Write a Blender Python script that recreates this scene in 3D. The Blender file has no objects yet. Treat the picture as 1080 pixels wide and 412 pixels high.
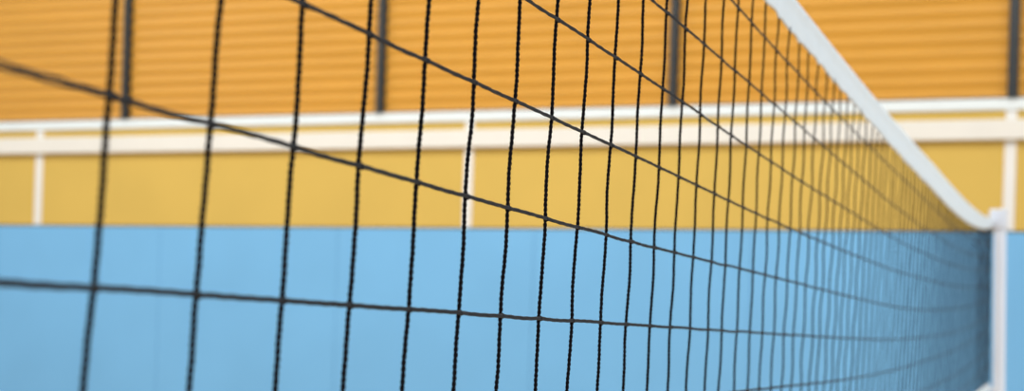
import bpy, bmesh, math, random
import numpy as np
random.seed(7)
rng = np.random.default_rng(11)
sc = bpy.context.scene
COL = sc.collection
H = 1.82                      # eye height of the camera above the floor
PI = math.pi

# ------------------------------------------------------------------ materials
def srgb(r, g, b):
    f = lambda c: (c/255/12.92) if c/255 <= .04045 else ((c/255+.055)/1.055)**2.4
    return (f(r), f(g), f(b), 1)

def mat(name, col, rough=.6, spec=.3, var=0., scale=3., bump=0., bscale=200., stretch=(1, 1, 1), coat=0.):
    m = bpy.data.materials.new(name); m.use_nodes = True
    nt = m.node_tree; b = nt.nodes['Principled BSDF']
    b.inputs['Roughness'].default_value = rough
    b.inputs['Specular IOR Level'].default_value = spec
    b.inputs['Coat Weight'].default_value = coat
    tc = nt.nodes.new('ShaderNodeTexCoord'); mp = nt.nodes.new('ShaderNodeMapping')
    mp.inputs['Scale'].default_value = stretch
    nt.links.new(tc.outputs['Object'], mp.inputs['Vector'])
    n = nt.nodes.new('ShaderNodeTexNoise'); n.inputs['Scale'].default_value = scale; n.inputs['Detail'].default_value = 5
    nt.links.new(mp.outputs[0], n.inputs['Vector'])
    r = nt.nodes.new('ShaderNodeValToRGB')
    r.color_ramp.elements[0].position = .3; r.color_ramp.elements[1].position = .7
    r.color_ramp.elements[0].color = tuple(c*(1-var) for c in col[:3])+(1,)
    r.color_ramp.elements[1].color = tuple(min(1, c*(1+var)) for c in col[:3])+(1,)
    nt.links.new(n.outputs['Fac'], r.inputs['Fac']); nt.links.new(r.outputs['Color'], b.inputs['Base Color'])
    if bump:
        n2 = nt.nodes.new('ShaderNodeTexNoise'); n2.inputs['Scale'].default_value = bscale; n2.inputs['Detail'].default_value = 3
        nt.links.new(mp.outputs[0], n2.inputs['Vector'])
        bp = nt.nodes.new('ShaderNodeBump'); bp.inputs['Strength'].default_value = bump; bp.inputs['Distance'].default_value = .002
        nt.links.new(n2.outputs['Fac'], bp.inputs['Height']); nt.links.new(bp.outputs[0], b.inputs['Normal'])
    return m

M = {
 'blue':   mat('blue_wall_paint', (.185, .455, .74, 1), .6, .15, .03, 1.2, .2, 60),
 'yellow': mat('yellow_wall_paint', (.63, .425, .098, 1), .6, .15, .03, 1.5, .15, 60),
 'orange': mat('orange_stained_slats', (.64, .325, .046, 1), .36, .5, .05, 2.5, .15, 30, (.25, 1, 3)),
 'ledge':  mat('cool_white_paint', (.74, .79, .79, 1), .5, .3, .02),
 'rail':   mat('warm_white_paint', (.76, .73, .66, 1), .5, .3, .02),
 'strip':  mat('pale_grey_white_paint', (.78, .76, .72, 1), .5, .3, .02),
 'dark':   mat('dark_grey_metal', (.016, .020, .021, 1), .45, .4, .1),
 'gap':    mat('shadow_gap_black', (.03, .03, .03, 1), .8, .1),
 'cord_v': mat('black_twisted_cord', (.008, .0065, .010, 1), .8, .12, .2, 300, .4, 900),
 'cord_h': mat('charcoal_cord', (.014, .017, .023, 1), .6, .3, .2, 300, .3, 900),
 'tape':   mat('white_net_tape', (.80, .89, .95, 1), .6, .25, .02, 20, .3, 700),
 'post':   mat('white_powder_coat', (.76, .81, .90, 1), .35, .45, .02),
 'steel':  mat('zinc_steel', (.5, .5, .52, 1), .35, .5, .1),
 'rope':   mat('white_rope', (.7, .72, .74, 1), .7, .2, .05, 300, .4, 900),
 'floor':  mat('wood_sports_floor', (.55, .36, .18, 1), .35, .4, .12, 3, 0, 1, (8, .6, 1)),
 'line':   mat('white_court_line', (.8, .8, .8, 1), .4, .3, .02),
 'brick':  mat('upper_wall_plaster', (.7, .68, .62, 1), .8, .2, .03),
}
M['steel'].node_tree.nodes['Principled BSDF'].inputs['Metallic'].default_value = 1

# ------------------------------------------------------------------ builders
def link(name, me, m, parent=None, smooth=False):
    me.materials.append(m)
    if smooth:
        for p in me.polygons: p.use_smooth = True
    o = bpy.data.objects.new(name, me); COL.objects.link(o)
    if parent is not None: o.parent = parent
    return o

def empty(name, loc=(0, 0, 0), parent=None):
    o = bpy.data.objects.new(name, None); COL.objects.link(o); o.location = loc
    o.empty_display_size = .1
    if parent is not None: o.parent = parent
    return o

def tag(o, label=None, cat=None, group=None, kind=None):
    if label: o['label'] = label
    if cat: o['category'] = cat
    if group: o['group'] = group
    if kind: o['kind'] = kind
    return o

def boxes(name, bl, m, parent=None, bevel=0.):
    """bl: list of (x0,x1,y0,y1,z0,z1)"""
    bm = bmesh.new()
    for x0, x1, y0, y1, z0, z1 in bl:
        v = [bm.verts.new(p) for p in ((x0,y0,z0),(x1,y0,z0),(x1,y1,z0),(x0,y1,z0),(x0,y0,z1),(x1,y0,z1),(x1,y1,z1),(x0,y1,z1))]
        for f in ((3,2,1,0),(4,5,6,7),(0,1,5,4),(1,2,6,5),(2,3,7,6),(3,0,4,7)):
            bm.faces.new([v[i] for i in f])
    if bevel:
        bmesh.ops.bevel(bm, geom=bm.edges[:], offset=bevel, segments=3, profile=.6, affect='EDGES')
    me = bpy.data.meshes.new(name); bm.to_mesh(me); bm.free()
    return link(name, me, m, parent)

def lathe(name, prof, m, parent=None, seg=40, centre=(0, 0)):
    bm = bmesh.new(); rings = []
    for r, z in prof:
        rings.append([bm.verts.new((centre[0]+r*math.cos(2*PI*k/seg), centre[1]+r*math.sin(2*PI*k/seg), z)) for k in range(seg)])
    for a, b in zip(rings, rings[1:]):
        for k in range(seg):
            bm.faces.new((a[k], a[(k+1) % seg], b[(k+1) % seg], b[k]))
    bm.faces.new(rings[0][::-1]); bm.faces.new(rings[-1])
    me = bpy.data.meshes.new(name); bm.to_mesh(me); bm.free()
    o = link(name, me, m, parent, True)
    md = o.modifiers.new('edge', 'EDGE_SPLIT'); md.split_angle = math.radians(35)
    return o

def tube_mesh(name, strands, sides):
    """strands: list of (points Nx3, radii N). One mesh of round swept tubes with closed ends."""
    V = []; F = []; base = 0
    ang = np.arange(sides)*2*PI/sides
    for P, R in strands:
        P = np.asarray(P, float); R = np.asarray(R, float); n = len(P)
        T = np.gradient(P, axis=0); T /= np.linalg.norm(T, axis=1)[:, None]
        ref = np.array([1., 0, 0])
        A = np.cross(T, ref); A /= np.linalg.norm(A, axis=1)[:, None]
        B = np.cross(T, A)
        ring = P[:, None, :] + R[:, None, None]*(np.cos(ang)[None, :, None]*A[:, None, :]+np.sin(ang)[None, :, None]*B[:, None, :])
        V.append(ring.reshape(-1, 3))
        i = np.arange(n-1)[:, None]*sides; k = np.arange(sides)[None, :]; k2 = (k+1) % sides
        q = np.stack([i+k, i+k2, i+sides+k2, i+sides+k], -1).reshape(-1, 4)+base
        F.append(q)
        base += n*sides
    V = np.concatenate(V); F = np.concatenate(F)
    me = bpy.data.meshes.new(name)
    me.vertices.add(len(V)); me.vertices.foreach_set('co', V.astype(np.float32).ravel())
    me.loops.add(F.size); me.loops.foreach_set('vertex_index', F.astype(np.int32).ravel())
    me.polygons.add(len(F)); me.polygons.foreach_set('loop_start', np.arange(0, F.size, 4, dtype=np.int32))
    me.polygons.foreach_set('use_smooth', np.ones(len(F), dtype=bool))
    me.update(calc_edges=True); me.validate()
    return me

# ------------------------------------------------------------------ hall
WY = 13.2                       # distance to the end wall
X0, X1 = -12.49, 2.59
zb = H+.916                     # top of the blue part
zo = H+2.062                     # top of the white ledge, start of the slats
ZT = 6.5                        # top of the wall

floor = boxes('floor', [(-14, 6, -5, WY+.3, -.1, 0)], M['floor']); tag(floor, kind='structure')
lines = boxes('trim_3', [(-.375-.025+.0, -.375+.025, -4.9, 7.9, 0, .002), (-9.4, 6, -1.3, -1.25, 0, .002)], M['line'])
tag(lines, kind='structure')

wall = empty('wall_back', (0, WY, 0)); tag(wall, kind='structure')
def wpart(name, bl, m, bevel=0.):
    o = boxes(name, bl, m, None, bevel); o.parent = wall; o.matrix_parent_inverse.identity()
    o.location = (0, -WY, 0)
    return o
seams = [X0]+[-9.0+2.12*k for k in range(-1, 6)]+[X1]
seams = [s for s in seams if X0 <= s <= X1]
bl = [(a+.002, b-.002, WY, WY+.2, 0, zb-.006) for a, b in zip(seams, seams[1:])]
wpart('blue_wall_panelling', bl, M['blue'], .003)
wpart('yellow_wall_band', [(X0, X1, WY, WY+.2, zb+.008, H+1.9635)], M['yellow'])
wpart('shadow_joint', [(X0, X1, WY+.003, WY+.19, zb-.0055, zb+.0075)], M['gap'])  # black strip standing in for the shade in the gap above the blue
wpart('core', [(X0, X1, WY+.2, WY+.4, 0, ZT)], M['gap'])

ledge = boxes('trim_1', [(X0, X1, WY-.035, WY+.2, H+1.964, zo)], M['ledge'], None, .006)
tag(ledge, 'thin cool white ledge running along the foot of the orange slats', kind='structure')

rail = boxes('wall_rail', [(X0, X1, WY-.085, WY-.0125, H+1.702, H+1.876)], M['rail'], None, .012)
tag(rail, 'thick warm white horizontal rail crossing the yellow band of the end wall', 'rail')

for x, lab in ((-10.60, 'thin white vertical strip on the yellow band, nearest the left picture edge'),
               (-5.465, 'thin white vertical strip on the yellow band, half hidden behind a black net cord'),
               (-.43, 'thin white vertical strip on the yellow band, rising just above the white net post')):
    s = boxes('cover_strip', [(x-.048, x+.048, WY-.012, WY+.001, zb+.008, H+1.9635)], M['strip'], None, .003)
    tag(s, lab, 'strip', 'white cover strips on the yellow band')

mx = [-9.470, -6.435, -3.422, -.427]
mlab = ['slim dark vertical mullion between orange slats, leftmost of the four',
        'slim dark vertical mullion between orange slats, second from the left',
        'slim dark vertical mullion between orange slats, seen through the closely spaced net cords',
        'slim dark vertical mullion between orange slats, rightmost, above the white net post']
for x, lab in zip(mx, mlab):
    r = empty('mullion', (x, WY, zo)); tag(r, lab, 'mullion', 'dark mullions between the slatted panels')
    boxes('profile', [(-.034, .034, -.075, .1, .0005, ZT-zo)], M['dark'], r, .004)
    boxes('glazing_fin', [(-.045, .045, -.012, .0, .0005, ZT-zo)], M['dark'], r, .002)

edges = [X0]+mx+[X1]
plab = ['orange horizontally slatted wall panel at the left end, left of every dark mullion',
        'orange slatted wall panel between the leftmost and second dark mullions',
        'orange slatted wall panel between the second and third dark mullions',
        'orange slatted wall panel behind the white net tape, left of the rightmost mullion',
        'orange slatted wall panel at the right end, right of every dark mullion']
PITCH = .1222
for k, lab in enumerate(plab):
    a = edges[k]+(.047 if k else 0); b = edges[k+1]-(.047 if k < 4 else 0)
    root = empty('slatted_panel', ((a+b)/2, WY, zo)); tag(root, lab, 'wall panel', 'orange slatted wall panels')
    prof = []                                        # (y, z) from the bottom, each slat leans out and turns over at its top
    z = .0505-PITCH+.0; n = 0
    top = ZT-zo-.001
    while z < top:
        for dy, dz in ((.004, 0), (.001, .030), (-.006, .053), (-.014, .069), (-.025, .082), (-.0305, .088), (-.0315, .091), (-.030, .095), (-.026, .099), (-.016, .106), (-.004, .1135), (.004, .119)):
            zz = z+dz
            if .001 <= zz <= top: prof.append((dy, zz))
        z += PITCH
    bm = bmesh.new(); hw = (b-a)/2
    fr = [[bm.verts.new((sx*hw, y, z)) for y, z in prof] for sx in (-1, 1)]
    bk = [[bm.verts.new((sx*hw, .06, z)) for z in (prof[0][1], prof[-1][1])] for sx in (-1, 1)]
    for i in range(len(prof)-1):
        bm.faces.new((fr[0][i], fr[1][i], fr[1][i+1], fr[0][i+1]))
    bm.faces.new((bk[0][0], bk[0][1], bk[1][1], bk[1][0]))
    bm.faces.new((fr[0][0], bk[0][0], bk[1][0], fr[1][0])); bm.faces.new((fr[0][-1], fr[1][-1], bk[1][1], bk[0][1]))
    bm.faces.new(fr[0]+[bk[0][1], bk[0][0]]); bm.faces.new((fr[1]+[bk[1][1], bk[1][0]])[::-1])
    me = bpy.data.meshes.new('slats'); bm.to_mesh(me); bm.free()
    link('slats', me, M['orange'], root)
    boxes('bottom_shadow_line', [(-hw, hw, -.034, .0035, .0005, .012)], M['dark'], root, .001)  # dark strip in place of the shadow gap at the foot of the slats

# ------------------------------------------------------------------ the net
YE = 8.165                                           # far end of the net, by the post
def netx(y, zr):
    s = np.asarray(y, float)-.642
    lean = .031-.046*np.clip((s-4.4)/3., 0, 1)
    return -.478+lean*zr+np.where(s < 5.86, .0025*s*s, .0858+.0310*(s-5.86))
KY = [-1.5, .6, 1.5, 2.5, 3.5, 4.2, 5.1, 6.0, 6.9, 7.7, 8.2]
ROW = {
 'U': [.62, .60, .590, .583, .577, .577, .578, .580, .588, .612, .643],
 'T': [.56, .545, .538, .527, .514, .505, .497, .493, .508, .549, .594],
 0: [.585, .57, .56, .55, .54, .53, .52, .515, .525, .555, .595],
 1: [.50, .495, .488, .467, .454, .448, .440, .435, .450, .475, .505],
 2: [.40, .397, .389, .379, .366, .356, .353, .357, .375, .405, .435],
 3: [.300, .299, .296, .283, .275, .269, .273, .284, .310, .345, .365],
 4: [.206, .206, .200, .188, .183, .182, .191, .203, .226, .258, .280],
 5: [.118, .114, .101, .094, .085, .081, .088, .110, .141, .184, .205],
 6: [.015, .012, .004, -.004, -.011, -.013, -.005, .013, .047, .096, .120],
 7: [-.085, -.087, -.093, -.099, -.107, -.104, -.088, -.063, -.025, .020, .043],
 8: [-.185, -.190, -.195, -.200, -.205, -.203, -.189, -.169, -.133, -.085, -.055],
 9: [-.285, -.290, -.295, -.300, -.300, -.295, -.280, -.255, -.215, -.165, -.140],
 10: [-.375, -.385, -.39, -.395, -.395, -.390, -.372, -.345, -.310, -.276, -.262],
}
def smooth_row(k):
    """piecewise cubic through the row heights"""
    xs = np.array(KY); ys = np.array(ROW[k]); d = np.gradient(ys, xs)
    def f(y):
        y = np.clip(np.asarray(y, float), xs[0], xs[-1]); i = np.clip(np.searchsorted(xs, y)-1, 0, len(xs)-2)
        h = xs[i+1]-xs[i]; t = (y-xs[i])/h
        return (2*t**3-3*t**2+1)*ys[i]+(t**3-2*t**2+t)*h*d[i]+(-2*t**3+3*t**2)*ys[i+1]+(t**3-t**2)*h*d[i+1]
    return f
RF = {k: smooth_row(k) for k in ROW}

# where each vertical cord hangs (distance along the net, lean of the cord)
near = [(.6396, .066), (.7383, .047), (.8397, .030), (.9367, .030), (1.0376, .022), (1.1397, .012), (1.2389, .012), (1.3432, -.004),
        (1.4434, -.006), (1.5462, -.020), (1.6472, -.022), (1.7518, -.030), (1.8509, -.036), (1.9531, -.046), (2.0612, -.050),
        (2.1512, -.050), (2.2555, -.055), (2.3569, -.06), (2.4552, -.05), (2.5567, -.05), (2.6585, -.045), (2.7547, -.045),
        (2.8573, -.04), (2.9613, -.04), (3.0483, -.03), (3.1463, -.03), (3.2443, -.02), (3.3312, -.02)]
cords = [(.54-.1*k, .07, -1-k) for k in range(21)][::-1]
cords += [(y, c, n) for n, (y, c) in enumerate(near)]
y = near[-1][0]; n = len(near)
while y < YE-.13:
    y += .1018 if y < 7.3 else .09
    cords.append((y+random.uniform(-.004, .004), random.uniform(-.02, .02), n)); n += 1

net = empty('volleyball_net', (0, 0, H))
tag(net, 'black volleyball net with white top tape stretched along to the white post', 'volleyball net')
netting = empty('netting', (0, 0, 0), net)

def cord_path(y0, lean, n, zr):
    """centre line of a vertical cord, with the kinks it has between its knots"""
    amp = (.0008 if n < 5 else .0012) if n < 18 else (.0018 if n < 22 else (.0026 if n < 30 else .0016))
    ph = rng.uniform(0, 6.28, 4)
    w = amp*(np.sin(zr*31+ph[0])*.5+np.sin(zr*67+ph[1])*.35+np.sin(zr*118+ph[2])*.25)
    yy = y0+lean*zr+w-(.075*np.maximum(0, zr-.09) if n == 0 else 0)
    xx = netx(yy, zr)+.5*amp*np.sin(zr*48+ph[3])
    return xx, yy

for y0, lean, n in cords:
    ztop = float(RF['T'](y0+lean*.5))+.004; zbot = float(RF[10](y0))-.0
    step = .0011 if -1 <= n <= 16 else (.002 if n <= 28 else .006)
    zr = np.arange(zbot, ztop, step); zr = np.append(zr, ztop)
    xx, yy = cord_path(y0, lean, n, zr)
    if -1 <= n <= 28:
        pitch = .0095; q = 2*PI*zr/pitch+rng.uniform(0, 6)
        q = q+.35*np.sin(zr*90)
        st = []
        for s in (0, PI):
            P = np.stack([xx+.00082*np.cos(q+s), yy+.00082*np.sin(q+s), zr], 1)
            st.append((P, .0012*(1+.10*np.sin(q*.5+s))))
        me = tube_mesh('vertical_cord', st, 6 if n <= 16 else 5)
    else:
        P = np.stack([xx, yy, zr], 1)
        me = tube_mesh('vertical_cord', [(P, np.full(len(P), .0021+.0009*min(1, max(0, (n-34)/16)))*(1+.1*np.sin(zr*2*PI/.012)))], 6)
    link('vertical_cord', me, M['cord_v'], netting, True)

def blob(c, r, sides=8, axis=(0, 1, 0)):
    """short rounded lump, as a strand with swelling radius"""
    t = np.linspace(-1, 1, 9); ax = np.array(axis, float); ax /= np.linalg.norm(ax)
    P = np.array(c)[None]+t[:, None]*ax[None]*r[0]
    return (P, np.maximum(r[1]*np.sqrt(np.maximum(0, 1-t*t)), 1e-5))

for k in range(1, 10):
    f = RF[k]
    yy = np.concatenate([np.arange(-1.45, 3.6, .004), np.arange(3.6, YE, .012), [YE]])
    # slack of the cord between its knots
    cy = np.array([c[0]+c[1]*float(f(c[0])) for c in cords])
    i = np.clip(np.searchsorted(cy, yy)-1, 0, len(cy)-2)
    t = np.clip((yy-cy[i])/(cy[i+1]-cy[i]), 0, 1)
    dj = rng.uniform(-.0006, .0009, len(cy))+.0002
    sag = -np.sin(PI*t)*dj[i]
    zr = f(yy)+sag
    split = np.where(yy < .64, np.clip((.64-yy)/.05, 0, 1)*.0008, 0)*(1 if k == 5 else .3)
    if k == 5: split = split*(.6+.4*np.sin(yy*150))
    q = 2*PI*yy/.022
    st = []
    for s in (1, -1):
        X = netx(yy, zr)+.0024+.0003*np.sin(q*.7+s)
        P = np.stack([X, yy, zr+s*(.00078+split)+.00015*np.sin(q)], 1)
        st.append((P, np.full(len(P), .00105)))
    for yc in cy:                                     # the knots where it is tied to the vertical cords
        if yc > 3.6: continue
        zc = float(f(yc))
        st.append(blob((netx(yc, zc)+.0018, yc, zc), (.0036, .0026), axis=(0, 1, -.45)))
    me = tube_mesh('horizontal_cord', st, 6)
    link('horizontal_cord', me, M['cord_h'], netting, True)

# far edge cord of the netting, gathered to the post
zr = np.arange(-.262, .60, .01)
me = tube_mesh('side_cord', [(np.stack([netx(np.full_like(zr, YE), zr)+.0*zr, np.full_like(zr, YE), zr], 1), np.full(len(zr), .003))], 8)
link('side_cord', me, M['cord_h'], netting, True)

def sweep_band(name, fu, fl, m, th=.0035, scallop=0., ys=None):
    """a folded band of tape: closed cross-section between an upper and a lower edge, with a rope bead inside its top"""
    if ys is None: ys = np.arange(-1.5, YE+.001, .0125)
    cy = np.array([c[0]+c[1]*.5 for c in cords])
    bm = bmesh.new(); prev = None
    for y in ys:
        u = float(fu(y)); l = float(fl(y))
        if scallop:
            d = np.abs(cy-y).min()
            l -= scallop*math.exp(-(d/.016)**2)+.0008*math.sin(y*410)
        zs = np.array([0, .04, .12, .22, .34, .5, .75, .93, 1.0]); w = np.array([.0012, .0045, .0058, .0045, .6*th, .5*th, .5*th, .6*th, .4*th])
        wav = .0012*math.sin(y*14)+.0007*math.sin(y*37+1)
        ring = []
        for a, b in zip(zs, w):
            z = u+(l-u)*a; ring.append((netx(y, z)+b+wav*a, y, z))
        for a, b in list(zip(zs, w))[::-1]:
            z = u+(l-u)*a; ring.append((netx(y, z)-b+wav*a, y, z))
        vs = [bm.verts.new(p) for p in ring]
        if prev:
            for i in range(len(vs)):
                j = (i+1) % len(vs)
                bm.faces.new((prev[i], prev[j], vs[j], vs[i]))
        else: bm.faces.new(vs[::-1])
        prev = vs
    bm.faces.new(prev)
    bmesh.ops.recalc_face_normals(bm, faces=bm.faces[:])
    me = bpy.data.meshes.new(name); bm.to_mesh(me); bm.free()
    return link(name, me, m, net, True)

sweep_band('top_tape', RF['U'], RF['T'], M['tape'], scallop=.004)
sweep_band('bottom_tape', lambda y: RF[10](y)+.022, lambda y: RF[10](y)-.022, M['tape'])
# tension rope from the tape ends to the post fittings
PX, PY = -.254, 8.215                                 # the post
for za, zb_ in ((.612, .625), (-.262, -.275)):
    a = np.array([netx(YE, za), YE-.002, za]); b = np.array([PX-.050-.022, PY-(.0425 if za > 0 else .039), zb_])
    t = np.linspace(0, 1, 12)[:, None]
    P = a*(1-t)+b*t
    link('tension_rope', tube_mesh('tension_rope', [(P, np.full(12, .004))], 8), M['rope'], net, True)

# ------------------------------------------------------------------ the post
post = empty('net_post', (PX, PY, 0))
post.rotation_euler = (0, -.022, 0)                  # pulled a little towards the net
tag(post, 'white round volleyball net post with a square top fitting at the net end', 'net post')
lathe('pole', [(.031, .012), (.031, H+.60), (.030, H+.605)], M['post'], post)
lathe('base_flange', [(.075, .0), (.075, .008), (.07, .012), (.045, .013), (.042, .03), (.034, .032)], M['steel'], post)
cap = boxes('top_fitting', [(-.055, .036, -.042, .042, H+.585, H+.690)], M['post'], post, .008)
lathe('pulley', [(.016, -.01), (.022, -.008), (.016, -.002), (.016, .002), (.022, .008), (.016, .01)], M['post'], cap, 24)
pl = [o for o in cap.children][0]; pl.rotation_euler = (PI/2, 0, 0); pl.location = (-.035, -.052, H+.63)
boxes('lower_hook', [(-.050, -.030, -.012, .012, H-.290, H-.265)], M['post'], post, .004)
w = lathe('winch', [(.02, -.035), (.045, -.032), (.045, -.026), (.022, -.022), (.022, .022), (.045, .026), (.045, .032), (.02, .035)], M['steel'], post, 28)
w.rotation_euler = (0, PI/2, 0); w.location = (.072, 0, 1.05)
boxes('winch_crank', [(.108, .116, -.012, .012, .92, 1.06), (.108, .17, -.011, .011, .905, .93)], M['dark'], post, .003)

# ------------------------------------------------------------------ light
wd = bpy.data.worlds.new('hall_light'); sc.world = wd; wd.use_nodes = True
bg = wd.node_tree.nodes['Background']; bg.inputs[0].default_value = (.93, .97, 1, 1); bg.inputs[1].default_value = .53
def area(x, y, z, sx, sy, power, col=(1, .985, .96)):
    l = bpy.data.lights.new('ceiling_lamp', 'AREA'); l.shape = 'RECTANGLE'; l.size = sx; l.size_y = sy; l.energy = power; l.color = col
    o = bpy.data.objects.new('ceiling_lamp', l); COL.objects.link(o); o.location = (x, y, z)
    return o
for x in (-11, -6, -1):
    for y in (3.5, 8.5):
        o = area(x, y, 7.2, 2.4, 1.2, 130)
        o.rotation_euler = (math.radians(28), 0, 0)
# unseen fill light added on the right to brighten tape and post
o = area(9.5, 4.5, 4.2, 9, 4, 560, (.92, .97, 1)); o.data.name = 'side_fill_light'; o.name = 'side_fill_light'
o.rotation_euler = (0, math.radians(82), 0)

o = area(-15, 4.5, 4.2, 9, 4, 190, (.92, .97, 1)); o.data.name = 'side_fill_light'; o.name = 'side_fill_light'  # second added fill, lifts the left side of the post
o.rotation_euler = (0, -math.radians(82), 0)

# ------------------------------------------------------------------ camera
th, roll = .3595, .0310
fpx = 1533.; hor = 134.4
cd = bpy.data.cameras.new('camera'); cam = bpy.data.objects.new('camera', cd); COL.objects.link(cam)
cd.sensor_fit = 'HORIZONTAL'; cd.sensor_width = 36; cd.lens = fpx*36/1080
cd.shift_y = hor/1080
cd.clip_start = .02; cd.clip_end = 200
from mathutils import Matrix
R = Matrix.Rotation(th, 4, 'Z') @ Matrix.Rotation(PI/2, 4, 'X') @ Matrix.Rotation(roll, 4, 'Z')
cam.matrix_world = Matrix.Translation((0, 0, H)) @ R
cd.dof.use_dof = True; cd.dof.focus_distance = 1.47
# aperture 9.5 mm across
cd.dof.aperture_fstop = cd.lens/9.5
cd.dof.aperture_blades = 0
sc.camera = cam
sc.view_settings.view_transform = 'Standard'; sc.view_settings.look = 'None'
sc.view_settings.gamma = 1; sc.view_settings.use_curve_mapping = False
sc.view_settings.exposure = 0.0
sc.cycles.use_denoising = True
